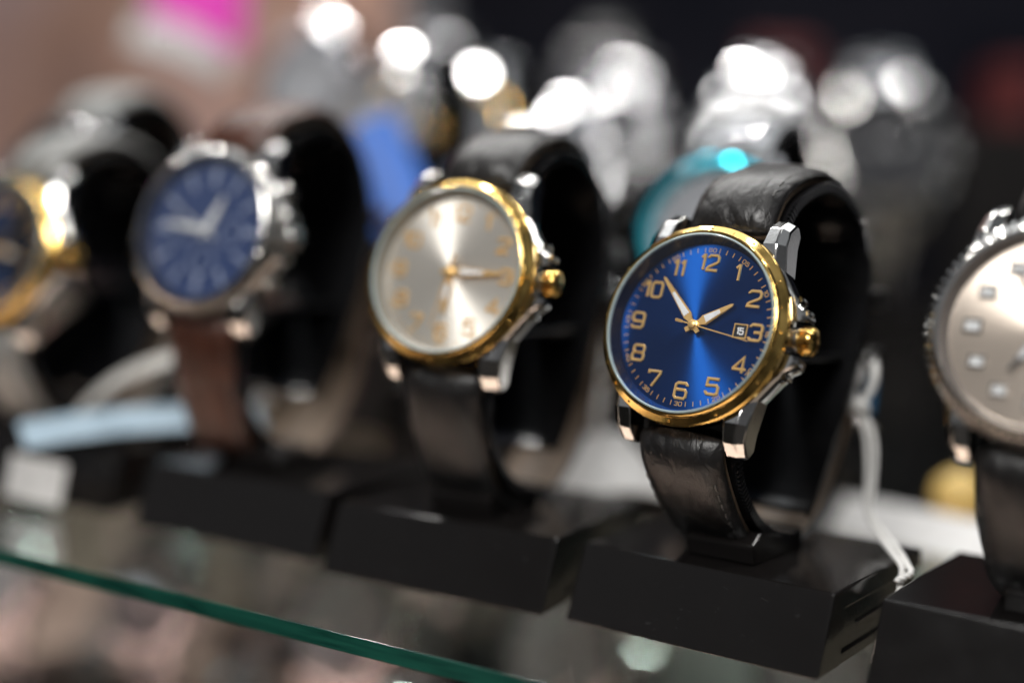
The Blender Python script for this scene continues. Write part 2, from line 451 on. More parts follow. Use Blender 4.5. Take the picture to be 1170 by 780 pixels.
    if numerals == 'arabic':
        for k in range(1, 13):
            x, y = clock(k*30, 14.45 if k not in (12, 6) else 14.3)
            if k == 10: x += .2
            g = glyphs(MB(), str(k), x, y, 3.35, 2.8 if k < 10 else 2.5, .64, .34, .02, gap=.36)
            obj('hour_numeral', g.mesh(auto=35), mark_mat, dl)
    elif numerals == 'baton':
        for k in range(12):
            M = Matrix.Rotation(-R(k*30), 4, 'Z'); g = MB()
            w = 1.1 if k % 3 else 1.6
            g.add(*box_geo(w, 4.6, .6), M @ Matrix.Translation((0, 14.2, .3)))
            obj('hour_marker', g, mark_mat, dl, bevel=.15)
    elif numerals == 'block':
        for k in range(12):
            M = Matrix.Rotation(-R(k*30), 4, 'Z')
            x, y = clock(k*30, 13.9)
            M = Matrix.Translation((x, y, .35))
            fr = MB(); W, Hh = (1.5, 1.15) if k % 3 else (1.7, 1.3)
            fr.ribbon([(x-W, y-Hh), (x+W, y-Hh), (x+W, y+Hh), (x-W, y+Hh)], .45, .55, .02, True)
            fo = obj('hour_marker', fr.mesh(auto=30), mark_mat, dl)
            obj('lume_fill', MB().add(*box_geo(W*1.5, Hh*1.3, .25), Matrix.Translation((x, y, .13))), WHITE_LUME, fo)
    if track:
        g = MB()
        for k in range(60):
            if k % 5 == 0: continue
            M = Matrix.Rotation(-R(k*6), 4, 'Z')
            g.add(*box_geo(.17, 1.05, .05), M @ Matrix.Translation((0, 17.15, .035)))
        for k in range(12):
            txt = '60' if k == 0 else '%02d' % (k*5)
            x, y = clock(k*30, 17.15)
            rot = -R(k*30)+(PI if 3 < k < 9 else 0)
            glyphs(g, txt, x, y, .82, .72, .15, .05, .012, rot, gap=.42)
        obj('minute_track', g, mark_mat, dl)
    if subdials:
        for (a, q) in ((90, 8), (180, 8), (270, 8)):
            x, y = clock(a, q)
            sd = MB().lathe([(3.9, .02), (3.9, .25), (3.55, .25), (3.5, .06)], 40, Matrix.Translation((x, y, 0)), cap=False)
            so = obj('subdial_ring', sd.mesh(auto=30), mark_mat, dl)
            obj('subdial_hand', MB().add(*box_geo(.35, 3.0, .1), Matrix.Translation((x, y, .3)) @ Matrix.Rotation(a*.4, 4, 'Z') @ Matrix.Translation((0, 1.1, 0))), mark_mat, so)
    if date:
        x = 10.8
        fr = MB().ribbon([(x-1.5, -1.45), (x+1.5, -1.45), (x+1.5, 1.45), (x-1.5, 1.45)], .3, .22, .02, True)
        fo = obj('date_frame', fr.mesh(auto=30), mark_mat, dl)
        obj('date_disc', MB().box(x-1.36, x+1.36, -1.3, 1.3, .01, .06), BLACK_DIAL, fo)
        obj('date_number', glyphs(MB(), '15', x, 0, 1.3, .8, .3, .05, .065, gap=.45), WHITE_LUME, fo)
    # ---- hands
    def hand(nm, ang, L, w, z, inlay):
        M = Matrix.Rotation(-R(ang), 4, 'Z')
        h = w/2
        out = [(-h*.5, -2.2), (-h*.62, 1.5), (-h, 2.6), (-h*.32, L-.6), (0, L), (h*.32, L-.6), (h, 2.6), (h*.62, 1.5), (h*.5, -2.2)]
        n = len(out)
        v = [(x, y, z) for x, y in out]+[(x*.82, y, z+.28) for x, y in out]
        f = [tuple(range(n))[::-1], tuple(range(n, 2*n))]+[(i, (i+1) % n, (i+1) % n+n, i+n) for i in range(n)]
        o = obj(nm, MB().add(v, f, M), hand_mat, dl)
        if inlay:
            a, b_ = 2.9, L*.66
            wa = h*.66; wb = h*(1-.68*(b_-2.6)/(L-3.2))*.56
            q = [(-wa, a), (wa, a), (wb, b_), (-wb, b_)]
            v = [(x, y, z+.285) for x, y in q]+[(x, y, z+.36) for x, y in q]
            obj('lume_fill', MB().add(v, [(3, 2, 1, 0), (4, 5, 6, 7), (0, 1, 5, 4), (1, 2, 6, 5), (2, 3, 7, 6), (3, 0, 4, 7)], M), WHITE_LUME, o)
    hand('hour_hand', hands[0], 10.1, 2.5, .75, lume)
    hand('minute_hand', hands[1], 14.0, 2.15, 1.15, lume)
    M = Matrix.Rotation(-R(hands[2]), 4, 'Z')
    sh = MB()
    sh.add([(-.16, -4.4, 1.6), (.16, -4.4, 1.6), (.1, 14.1, 1.6), (-.1, 14.1, 1.6), (-.16, -4.4, 1.75), (.16, -4.4, 1.75), (.1, 14.1, 1.75), (-.1, 14.1, 1.75)],
           [(3, 2, 1, 0), (4, 5, 6, 7), (0, 1, 5, 4), (1, 2, 6, 5), (2, 3, 7, 6), (3, 0, 4, 7)], M)
    sh.add(*box_geo(.62, 1.7, .14), M @ Matrix.Translation((0, -3.4, 1.68)))
    obj('second_hand', sh, hand_mat, dl)
    hub = MB().lathe([(1.15, .5), (1.15, 1.5), (.85, 1.6), (.85, 1.95), (.6, 2.1), (0, 2.12)], 24); obj('hand_hub', hub.mesh(auto=30), hand_mat, dl)
    # ---- crystal
    cy = MB().lathe([(19.38, 2.7), (17, 2.86), (12, 2.97), (6, 3.02), (.01, 3.04)], seg, cap=False); obj('crystal', cy.mesh(smooth=True), CRYSTAL, t, H)

    # ---- strap: runs from the upper lugs over the top and down the back, and from the lower lugs under and up
    Hm = head_matrix(head[0], head[1], R(tilt)); Hi = Matrix(Hm)
    def hp(y, z):   # head (y,z) mm -> side plane (Y,Z)
        q = Hm @ Vector((0, y*S*scale, z*S*scale)); return (q.y/S, q.z/S)
    top0 = hp(22.4, -8.2); top1 = hp(26.5, -8.9); bot0 = hp(-22.4, -8.2); bot1 = hp(-26.5, -9.2)
    dz = head[1]-52.1
    up = [top0, top1]+[(y, z+dz*max(0, min(1, z/60))) for y, z in LOOP[1:8]]
    lo = [bot0, bot1]+[(y, z) for y, z in LOOP[12:7:-1]]+[(LOOP[7][0]+.2, LOOP[7][1]), (LOOP[6][0]+.4, LOOP[6][1]+dz*.6)]
    if strap == 'leather':
        for kind, pts in (('upper', up), ('lower', lo)):
            P = arc_resample(catmull(pts, 10), 1.3)
            sd = 1 if kind == 'upper' else -1
            L = 1.3*(len(P)-1)
            wf = lambda s, L=L: 21.6-3.2*min(1, s*L/70)
            tf = lambda s, L=L: 3.0+1.9*math.exp(-((s*L-7)/13)**2)-1.4*math.exp(-(s*L/2.2)**2)
            mb = MB(); sweep_band(mb, P, wf, tf, .38, sd, seg=14, lift=.6)
            so = obj('strap_half', mb.mesh(auto=60), strap_mat, t, sub=1 if detail else 0)
            ln = MB(); sweep_band(ln, P, lambda s: wf(s)-1.8, lambda s: .75, 0, sd, seg=4, lift=-.16)
            obj('lining', ln.mesh(auto=60), lining, so)
            # stitches
            T = frames(P); st = MB(); k = 0; acc = 0
            PP = arc_resample(P, 2.9); TT = frames(PP); LL = 2.9
            for i in range(3, len(PP)-1):
                s = i/(len(PP)-1); w = wf(s)/2-2.1; uu = w/(wf(s)/2); ee = 1-uu**5; h = tf(s)*(.62*(.55+.45*ee)+.38*ee*(1-.25*uu*uu))+.6-.02
                nn = Vector((TT[i].y, -TT[i].x))*sd*-1
                for sx in (-1, 1):
                    a = PP[i]-TT[i]*.95; b = PP[i]+TT[i]*.95
                    pts3 = []
                    for q, e in ((a, -.12), (PP[i], .1), (b, -.12)):
                        r3 = q+nn*(h+e); pts3.append((sx*w, r3.x, r3.y))
                    st.tube(pts3, .26, 6)
                    if detail:
                        pts4 = []
                        for q in (a, PP[i], b):
                            r3 = q+nn*(-.18); pts4.append((sx*w, r3.x, r3.y))
                        st.tube(pts4, .2, 5)
            obj('stitching', st.mesh(auto=60), thread, so)
        # keepers + buckle on the back of the loop
        if detail:
            for (yy, zz) in ((39.2, 57+dz), (40.0, 42+dz)):
                kp = MB()
                for (x0, x1, y0, y1) in ((-11.2, 11.2, 5.6, 6.8), (-11.2, -10, 0, 6.8), (10, 11.2, 0, 6.8)):
                    kp.box(x0, x1, yy-.4+y0, yy-.4+y1, zz-2.6, zz+2.6)
                obj('strap_keeper', kp, strap_mat, t, bevel=.5)
            bk = MB()
            bz_ = 27+dz*.4
            bk.tube([(-11.5, 36.2, bz_), (-11.8, 42.5, bz_-1), (-11, 44.6, bz_-2), (11, 44.6, bz_-2), (11.8, 42.5, bz_-1), (11.5, 36.2, bz_)], 1.1, 10)
            bk.box(-.7, .7, 40.6, 44.8, bz_-2, bz_-.6)
            obj('buckle', bk.mesh(auto=40), case_mat, t)
    else:
        for kind, pts in (('upper', up), ('lower', lo)):
            P = arc_resample(catmull(pts, 10), 4.4 if strap == 'bracelet' else 3.4); T = frames(P); sd = 1 if kind == 'upper' else -1
            mb = MB(); n = len(P)
            for i in range(n):
                s = i/(n-1); w = (21.5-3.5*s)/2
                nn = Vector((T[i].y, -T[i].x))*sd*-1
                ax = Matrix(((1, 0, 0, 0), (0, T[i].x, nn.x, P[i].x), (0, T[i].y, nn.y, P[i].y), (0, 0, 0, 1)))
                for (xa, xb, hh, off) in ((-1, -.42, 1.25, 0), (-.38, .38, 1.7, 2.1), (.42, 1, 1.25, 0)):
                    v, f = box_geo((xb-xa)*w, 3.95 if strap == 'bracelet' else 3.0, 2*hh, .45)
                    mb.add(v, f, ax @ Matrix.Translation(((xa+xb)/2*w, off, hh+.2)) @ Matrix.Rotation(R(random.uniform(-8, 8)), 4, 'X') @ Matrix.Rotation(R(random.uniform(-3, 3)+(xa+xb)*4), 4, 'Y'))
            obj('bracelet', mb.mesh(auto=35), strap_mat, t)
    return t
REHAUT = {}
def box_geo(w, l, h, ch=0):
    if not ch:
        v = [(x*w/2, y*l/2, z*h/2) for z in (-1, 1) for y in (-1, 1) for x in (-1, 1)]
        return v, [(0,2,3,1),(4,5,7,6),(0,1,5,4),(2,6,7,3),(0,4,6,2),(1,3,7,5)]
    v = []; rings = []
    for z, k in ((-h/2, ch), (-h/2+ch, 0), (h/2-ch, 0), (h/2, ch)):
        a, b = w/2-k, l/2-k
        rings.append(len(v)); v += [(-a, -b, z), (a, -b, z), (a, b, z), (-a, b, z)]
    f = [(3, 2, 1, 0), (12, 13, 14, 15)]
    for r0 in rings[:-1]:
        for i in range(4): f.append((r0+i, r0+(i+1) % 4, r0+4+(i+1) % 4, r0+4+i))
    return v, f

# ------------------------------------------------------------------ display stand
BH = 16.9
def make_stand(label, loc, rz, group, extra=0.0):
    t = thing('watch_stand', label, 'display stand', loc, rz, group)
    b = MB()
    b.prism([(-34.6, .15), (-28, BH), (27.8, BH), (27.8, BH-4.6), (-21, BH-4.6), (-22, .15)], -30, 30)
    b.box(-29.2, 29.2, -22.3, 27, 2.8, BH-4.5)
    b.box(-29.8, 29.8, -22.3, 27.6, .15, 3.0)
    for x_ in (-1, 1): b.box(min(x_*28, x_*29.7), max(x_*28, x_*29.7), -12, 22, 7.0, 7.9)
    obj('base', b, BLK, t, bevel=.6, seg=3)
    sm = MB(); sm.prism([(-20, BH), (-21, BH+4.5), (-17, BH+7), (6, BH+3.2), (8, BH)], -8.2, 8.2)
    obj('stem', sm, BLK, t, bevel=.6)
    return t
def add_cuff(stand, rz, dx, dy, dz=0.0, lift=0.0):
    """the plastic cuff the strap is closed around, a part of the stand"""
    pts = [(-30+3, 26), (-20, 14.5), (-10.5, 7.0)]
    path = [(-26.5, 24), (-19.5, 14.5), (-11, 7.2), (1, 4.2), (8, 4.6)]
    up = [(-15.5, 66), (-7.5, 75.8), (5, 80.2), (17, 78.4), (28, 70.8), (33.2, 58), (31.6, 47), (26.2, 34), (18.6, 20.5), (11.5, 10), (8, 6.6)]
    M = Matrix.Translation((dx*S, dy*S, (BH+2.2)*S)) @ Matrix.Rotation(rz, 4, 'Z')
    fr = [(-22, 66), (-30, 50), (-31.5, 36)]
    full = [(5, 2.6), (0, 2.4), (-11, 5.4), (-20.6, 12.6), (-26.6, 24), (-25.2, 44), (-19, 62)]+[(y, z+dz) for y, z in up]
    P = arc_resample(catmull(full, 10), 1.3)
    mb = MB(); sweep_band(mb, P, lambda s: 22.5, lambda s: 2.0, .1, 1, seg=6)
    co = obj('cuff', mb.mesh(auto=50), CUFF, stand, M)
    # serrated rim of the cuff
    rb = MB()
    T = frames(P); n = len(P)
    PP = arc_resample(P, 1.05); TT = frames(PP)
    for i in range(len(PP)):
        nn = Vector((TT[i].y, -TT[i].x))*-1; q = PP[i]+nn*1.1
        ax = Matrix(((1, 0, 0, 11.3), (0, TT[i].x, nn.x, q.x), (0, TT[i].y, nn.y, q.y), (0, 0, 0, 1)))
        rb.add(*box_geo(.9, .5, 2.3, .1), ax)
    obj('cuff_ribs', rb, CUFF, co)
    wb = MB()
    ring = catmull(full, 4, True)
    poly = [(p.x, p.y+.4) for p in ring if p.y > 44]
    pl = [(p.x, p.y+.4) for p in ring if p.y < 45.5 and p.x > -24]
    wl = MB(); wl.prism(pl, -9.9, -9.5); obj('cuff_window', wl, SMOKE, co)
    wb.prism(poly, -10.6, -9.2); obj('cuff_web', wb, CUFF, co, bevel=.3)
    sh_ = MB(); sh_.box(-9.3, 8.5, -22, 31, 40.6, 42.2); obj('cuff_crossbar', sh_, CUFF, co, bevel=.4)
    return co

# ------------------------------------------------------------------ the front row
row = 'watches on black stands along the front of the glass shelf'
srow = 'black display stands along the front of the glass shelf'
def place(sx, sy, srz, hx, hy, hz, wrz, lab_stand, lab_watch, kw, only_watch=False):
    """stand at (sx,sy); dial centre of the watch at world (hx,hy,hz)"""
    st = make_stand(lab_stand, (sx, sy, 0), srz, srow)
    head = (-30.3, hz-BH-0.4)
    rx = hx+math.sin(wrz)*head[0]; ry = hy-math.cos(wrz)*head[0]
    w = make_watch('wristwatch', lab_watch, (rx, ry, BH+.4), wrz, row, head=head, **kw)
    # cuff in stand coordinates
    c, s_ = math.cos(-srz), math.sin(-srz)
    dx, dy = rx-sx, ry-sy
    add_cuff(st, wrz-srz, c*dx-s_*dy, s_*dx+c*dy, (head[1]-52.1)*.8)
    return st, w

place(0, 0, R(-3.7), -7.1, -29.9, 69.0, R(-7.3),
      'black plastic watch stand in sharp focus with a white string lying over its right edge',
      'gold bezel watch with blue sunburst dial and gold numerals, in sharp focus',
      dict())
place(-69.7, -1, R(3.3), -69.5, -30, 76.0, R(2),
      'slightly blurred black watch stand under the champagne dial gold watch',
      'gold bezel watch with pale champagne dial and gold numerals on black strap',
      dict(dial_mat=CHAMP_SUN, hands=(181, 88, 190), date=False, thread=THREAD_BLK, rehaut=(.35, .33, .28), tilt=15))
place(-137.5, 3.4, R(2), -147.0, -29, 81.6, R(4),
      'blurred black watch stand under the brown strapped steel watch',
      'steel watch with coin edge bezel, navy dial and white hands on a brown leather strap',
      dict(bezel='coin', bezel_mat=STEEL, case_mat=STEEL, crown_mat=STEEL, dial_mat=NAVY_DULL, numerals='baton', mark_mat=SOFT_MARK,
           hands=(25, 275, 300), hand_mat=WHITE_LUME, date=False, track=True, subdials=True, strap_mat=BRN_LEATHER, chrono=True, tilt=14, rim=None))
place(-212, 6, R(1), -225.0, -30, 71.5, R(2),
      'heavily blurred black watch stand at the left end of the front row',
      'gold bezel watch with dark navy dial on grey strap, cut by the left frame',
      dict(dial_mat=INK_SUN, strap_mat=GREY_LEATHER, hands=(100, 270, 40), date=False, tilt=16))
place(68.2, 0, R(-2.6), 64.3, -30, 74.2, R(-4),
      'black watch stand at the right edge of the picture under the taupe dial watch',
      'steel watch with fluted bezel and taupe dial with block markers, cut by right frame',
      dict(bezel='coin', bezel_mat=STEEL, crown_mat=STEEL, dial_mat=TAUPE_SUN, numerals='block', mark_mat=STEEL, hands=(215, 330, 20),
           hand_mat=STEEL, date=False, track=False, rehaut=(.25, .22, .2), tilt=16, rim=None))

# ------------------------------------------------------------------ glass shelf
GT = 4.4
gs = thing('glass_shelf', 'clear glass shelf with dark green front edge carrying the watch stands', 'shelf')
SHELF_GLASS = thin_glass('shelf_glass', (.90, .97, .94), 1.5, 0.0, 1.1)
x0, x1, y0, y1 = -900, 420, -72.5, 620
tp = MB().box(x0, x1, y0+.4, y1, -GT, 0); obj('glass_sheet', tp, SHELF_GLASS, gs)
m, nt, b = mat_new('green_glass_edge')
b.inputs['Roughness'].default_value = .12; b.inputs['Coat Weight'].default_value = .5
v = coord(nt, (60, 60, 700)); n_ = N(nt, 'ShaderNodeTexNoise', Scale=1.0, Detail=3.0); nt.links.new(v, n_.inputs['Vector'])
nt.links.new(ramp(nt, n_.outputs['Fac'], [(.3, (.004, .035, .026)), (.7, (.012, .085, .06))]), b.inputs['Base Color'])
EDGE = m
obj('glass_edge', MB().box(x0, x1, y0, y0+.39, -GT+.3, -.3), EDGE, gs, bevel=.1)

# ------------------------------------------------------------------ camera
cam = bpy.data.cameras.new('camera'); co = bpy.data.objects.new('camera', cam); COL.objects.link(co)
p, ro, yw = R(5.432), R(3.172), R(30)
RZ = Matrix.Rotation(yw, 3, 'Z')
r = Vector((1, 0, 0)); u = Vector((0, math.sin(p), math.cos(p))); f = Vector((0, math.cos(p), -math.sin(p)))
r2 = RZ @ (r*math.cos(ro)+u*math.sin(ro)); u2 = RZ @ (-r*math.sin(ro)+u*math.cos(ro)); f2 = RZ @ f
CP = Vector((111.7, -312.8, 92.28))
M = Matrix(((r2.x, u2.x, -f2.x, CP.x*S), (r2.y, u2.y, -f2.y, CP.y*S), (r2.z, u2.z, -f2.z, CP.z*S), (0, 0, 0, 1)))
co.matrix_world = M
cam.lens = 50.164; cam.sensor_width = 36; cam.clip_start = .01; cam.clip_end = 50
cam.dof.use_dof = True; cam.dof.focus_distance = .3035; cam.dof.aperture_fstop = 2.45; cam.dof.aperture_blades = 0
sc.camera = co
def at(px, py, d):   # picture point (1170 x 780) at depth d -> mm position, used once to find where a thing stands
    F = 50.164/36*1170
    return CP+(f2+r2*((px-585)/F)-u2*((py-390)/F))*d

#BACKGROUND
# ------------------------------------------------------------------ white string and tags
def pts_smooth(pts, n=8):
    out = []
    P = [Vector(p) for p in pts]
    for i in range(len(P)-1):
        p = [P[max(0, min(len(P)-1, i+k-1))] for k in range(4)]
        for j in range(n):
            t = j/n
            out.append(.5*((2*p[1])+(-p[0]+p[2])*t+(2*p[0]-5*p[1]+4*p[2]-p[3])*t*t+(-p[0]+3*p[1]-3*p[2]+p[3])*t**3))
    out.append(P[-1]); return out
def twisted(mb, pts, r=.42, pitch=2.6):
    """two-ply cord"""
    P = pts_smooth(pts, 14); P3 = []
    L = [0]
    for a, b in zip(P, P[1:]): L.append(L[-1]+(b-a).length)
    n = int(L[-1]/.35); k = 0; Q = []
    for i in range(n+1):
        d = L[-1]*i/n
        while k < len(L)-2 and L[k+1] < d: k += 1
        Q.append((P[k].lerp(P[k+1], (d-L[k])/max(1e-6, L[k+1]-L[k])), d))
    for ph in (0, PI):
        o = []
        for i, (q, d) in enumerate(Q):
            t = (Q[min(i+1, n)][0]-Q[max(i-1, 0)][0]).normalized()
            a = Vector((.3, .2, 1)).cross(t).normalized(); b = t.cross(a)
            w = 2*PI*d/pitch+ph
            o.append(q+(a*math.cos(w)+b*math.sin(w))*r*.92)
        mb.tube(o, r, 6)
    return mb
def card_mesh(w, h, t=.5, bend=0, nx=14):
    v = []; f = []
    for i in range(nx+1):
        u = -w/2+w*i/nx; z = bend*(1-(2*i/nx-1)**2)
        v += [(u, -h/2, z), (u, h/2, z), (u, h/2, z+t), (u, -h/2, z+t)]
    for i in range(nx):
        for k in range(4): f.append((4*i+k, 4*i+(k+1) % 4, 4*i+4+(k+1) % 4, 4*i+4+k))
    f += [(0, 1, 2, 3), (4*nx+3, 4*nx+2, 4*nx+1, 4*nx)]
    return MB().add(v, f)
def price_tag(label, loc, rot, w, h, bend, card, string_pts=None, group=None, r=.42):
    t = thing('price_tag', label, 'price tag', loc, 0, group)
    M = Matrix.Rotation(rot[2], 4, 'Z') @ Matrix.Rotation(rot[1], 4, 'Y') @ Matrix.Rotation(rot[0], 4, 'X')
    obj('card', card_mesh(w, h, .45, bend).mesh(auto=40), card, t, M, bevel=.12)
    if string_pts:
        g = MB(); twisted(g, string_pts, r); obj('string', g.mesh(smooth=True), STRING, t)
    return t
# the tag hanging from the main watch: string tied round the strap, its ends over the edge of the stand
tg = thing('price_tag', 'white twisted string tied round the strap of the blue dial watch, with small blue tag', 'price tag', (13, 32, 47))
B0 = Vector((13, 32, 47))
g = MB()
twisted(g, [Vector(p)-B0 for p in [(11.8, 30, 48.5), (10.6, 31, 52), (11.5, 33, 55), (9, 39, 58), (4, 44, 57)]], .55)
twisted(g, [Vector(p)-B0 for p in [(12.2, 32, 48.0), (14.4, 33, 52), (14.6, 35, 56), (12, 40, 59), (6, 45, 59)]], .55)
# knot
twisted(g, [Vector(p)-B0 for p in [(10.2, 30, 47.6), (12.2, 29, 49.2), (14.4, 30, 48.2), (13.4, 32.5, 46.2), (11.2, 31.5, 46.4), (11.4, 29.4, 48.2), (13.6, 29.4, 47)]], .55)
twisted(g, [Vector(p)-B0 for p in [(10.6, 30.5, 47.4), (8.4, 29, 45.6), (7.6, 28.2, 45.0)]], .45)
twisted(g, [Vector(p)-B0 for p in [(12.6, 30.6, 47), (15.4, 29, 40), (17.2, 26, 31), (18.6, 22.5, 24.5), (23, 17.5, 20.6), (29, 9, 18.4), (33.2, 2.0, 17.2), (34.0, -1.5, 14.6), (34.6, -4.5, 11.5)]], .42)
twisted(g, [Vector(p)-B0 for p in [(13.4, 31.6, 47), (17.0, 30.5, 40), (18.6, 27, 31), (19.4, 23.6, 24), (24.5, 19.5, 20.0), (30.2, 11.2, 18.3), (34.2, 3.4, 17.4), (36.0, -1.0, 16.8), (33.6, -3.8, 15.2)]], .42)
obj('string', g.mesh(smooth=True), STRING, tg)
obj('card', card_mesh(5, 10, .5, 0).mesh(auto=40), CARD_TEAL, tg, TM(-2, 10, 3) @ Matrix.Rotation(R(80), 4, 'X') @ Matrix.Rotation(R(30), 4, 'Y'), bevel=.12)

price_tag('crumpled white paper tag lying between the champagne dial watch and the blue dial watch', (-70, 62, 14), (R(38), R(-12), R(30)), 34, 24, 7, CARD,
          [(-10, -4, 12), (-16, -2, 24), (-20, 2, 36), (-14, 6, 46), (-8, 8, 38), (-6, 4, 26), (-4, 0, 14)], r=.9)
price_tag('long white paper strip lying on the glass behind the sharp watch stand', (-4, 112, 2), (R(24), 0, R(-8)), 92, 20, 2, CARD)
price_tag('pale blue paper tag lying in front of the brown strapped watch', (-187, -7, 22), (R(38), R(-2), R(64)), 72, 10, 3, CARD_BLUE,
          [(10, 36, 2), (12, 44, 12), (14, 52, 26), (10, 60, 36)], r=1.1)
price_tag('grey white folded paper band leaning above the pale blue tag', (-187, -12, 34), (R(45), R(-30), R(14)), 44, 6, 5, plastic('grey_card', (.52, .50, .47), .6))
price_tag('small white price tag hanging at the bottom left over the blurred stand', (-199, -37, 8.5), (R(80), R(4), R(10)), 19, 12, 1, CARD)
price_tag('royal blue paper tag hanging behind the champagne dial watch', (-181, 97, 100), (R(70), R(-28), R(32)), 26, 40, 3, CARD_DEEP)
price_tag('white paper tag under the magenta card in the blurred background', (-392, 218, 160), (R(60), R(16), R(50)), 50, 20, 5, CARD_GREY)
mg = plastic('magenta_card', (.55, .004, .33), .5)
price_tag('bright magenta card at the top left of the background', (-394, 232, 186), (R(75), R(4), R(50)), 46, 46, 4, mg)
yb = MB().lathe([(0, 0), (5.0, .2), (8.2, 2.6), (9.0, 7), (8.0, 11.5), (4.8, 14.6), (2.0, 15.4), (1.6, 16.6), (0, 16.8)], 40)
yo = obj('gift_ball', yb.mesh(auto=50), plastic('yellow_plastic', (.72, .50, .16), .35)); yo.location = Vector((13, 150, .2))*S
tag(yo, 'round yellow ball standing on the glass left of the taupe dial watch', 'ball')

# ------------------------------------------------------------------ the rows behind, on black blocks
def block(label, x, y, rz, h, w=64, d=62):
    t = MB(); t.box(-w/2, w/2, -d/2, d/2, .2, h)
    o = obj('display_block', t, BLK_FRONT, bevel=1.2, seg=3); o.location = Vector((x, y, 0))*S; o.rotation_euler = (0, 0, rz)
    tag(o, label, 'display block', 'black blocks raising the stands behind the front row')
    return o
silver = dict(bezel='smooth', bezel_mat=STEEL_BG, case_mat=STEEL_BG, crown_mat=STEEL_BG, dial_mat=SILVER_DIAL, numerals='baton', mark_mat=STEEL, hand_mat=GUN, strap='bracelet',
              strap_mat=LINK, date=False, track=False, detail=False, chrono=True, rim=None, rehaut=(.2, .2, .2), tilt=16)
bgrow = 'blurred watches standing behind the front row'
def bg_watch(label, blabel, slabel, x, y, z, rz, kw, scale=1.0):
    """x,y,z: dial centre"""
    H0 = (52.1)*scale
    base = z-H0-.4-BH
    ox = x-math.sin(rz)*30.3*scale*-1*-1; oy = y+math.cos(rz)*30.3*scale
    base = max(base, 0)
    if base > 3: block(blabel, ox, oy, rz, base)
    else: base = 0
    st = make_stand(slabel, (ox, oy, max(base, 0)+.1), rz, 'display stands behind the front row')
    w_ = make_watch('wristwatch', label, (ox, oy, base+BH+.4), rz, bgrow, **kw)
    w_.scale = (scale,)*3
    add_cuff(st, 0, 0, 0)
    return w_
bg_watch('silver bracelet watch with a turquoise bezel behind the blue dial watch', 'black block under the turquoise bezel watch', 'black stand under the turquoise bezel watch',
         -46, 71, 88, R(2), dict(silver, bezel_mat=TEAL_METAL, rim=TEAL, rehaut=(.01, .42, .52), hands=(40, 200, 0)))
bg_watch('silver bracelet watch standing directly behind the champagne dial watch', 'black block behind the champagne dial watch', 'black stand behind the champagne dial watch',
         -130, 78, 84, R(0), dict(silver, hands=(310, 60, 10)))
bg_watch('large steel chronograph with dark dial and thick bezel, at the back right', 'black block under the large steel chronograph', 'black stand under the large steel chronograph',
         -77, 348, 128, R(24), dict(silver, bezel_mat=STEEL, case_mat=STEEL, dial_mat=BLACK_DIAL, subdials=True, hands=(300, 60, 0)), 1.32)
bg_watch('silver watch with bright steel bracelet and pale dial, at the back centre', 'black block under the bright back centre watch', 'black stand under the bright back centre watch',
         -178, 266, 124, R(14), dict(silver, hands=(70, 160, 0)), 1.12)
bg_watch('steel and gold watch beside the royal blue tag, behind the brown strapped watch', 'black block near the royal blue tag', 'black stand near the royal blue tag',
         -212, 135, 120, R(6), dict(silver, bezel_mat=STEEL, mark_mat=GOLD, crown_mat=GOLD, hand_mat=GOLD, hands=(150, 30, 0)))
bg_watch('silver watch with round grey dial at the top centre, farthest behind the royal blue tag', 'tall black block at the top centre', 'black stand on the tall block at the top centre',
         -262, 239, 140, R(18), dict(silver, dial_mat=SILVER_DIAL, hands=(200, 100, 0)))
bg_watch('watch on a thick light grey strap behind the leftmost gold watch', 'black block behind the leftmost gold watch', 'black stand behind the leftmost gold watch',
         -262, 22, 90, R(4), dict(silver, strap='leather', strap_mat=GREY_LEATHER, lining=LINING, hands=(100, 10, 0), thread=THREAD))
bg_watch('dark grey watch on black strap in the dark middle of the background', 'black block under the dark grey watch', 'black stand under the dark grey watch',
         -205, 300, 150, R(16), dict(silver, bezel_mat=GUN, case_mat=GUN, dial_mat=BLACK_DIAL, strap='leather', strap_mat=BLK_SMOOTH, hands=(20, 220, 0)))
bg_watch('silver bracelet watch behind the taupe dial watch at the right edge', 'black block at the right edge of the picture', 'black stand behind the taupe dial watch',
         76, 96, 92, R(0), dict(silver, hands=(120, 200, 0)))
bg_watch('silver bracelet watch in the blurred gap left of the turquoise bezel watch', 'black block left of the turquoise bezel watch', 'black stand left of the turquoise bezel watch',
         -150, 170, 104, R(10), dict(silver, hands=(20, 140, 0)))
bg_watch('steel watch with white dial behind the turquoise bezel watch', 'black block behind the turquoise bezel watch', 'black stand behind the turquoise bezel watch',
         -86, 200, 122, R(14), dict(silver, dial_mat=WHITE_LUME, hands=(120, 240, 0)))
bg_watch('steel watch at the top left behind the brown strapped watch', 'black block at the top left', 'black stand at the top left',
         -300, 202, 140, R(22), dict(silver, hands=(60, 240, 0)))
bg_watch('two tone steel watch with gold bezel, far back, left of the back centre watch', 'black block under the far two tone watch', 'black stand under the far two tone watch',
         -222, 212, 122, R(12), dict(silver, bezel_mat=GOLD, crown_mat=GOLD, hands=(60, 240, 0)))
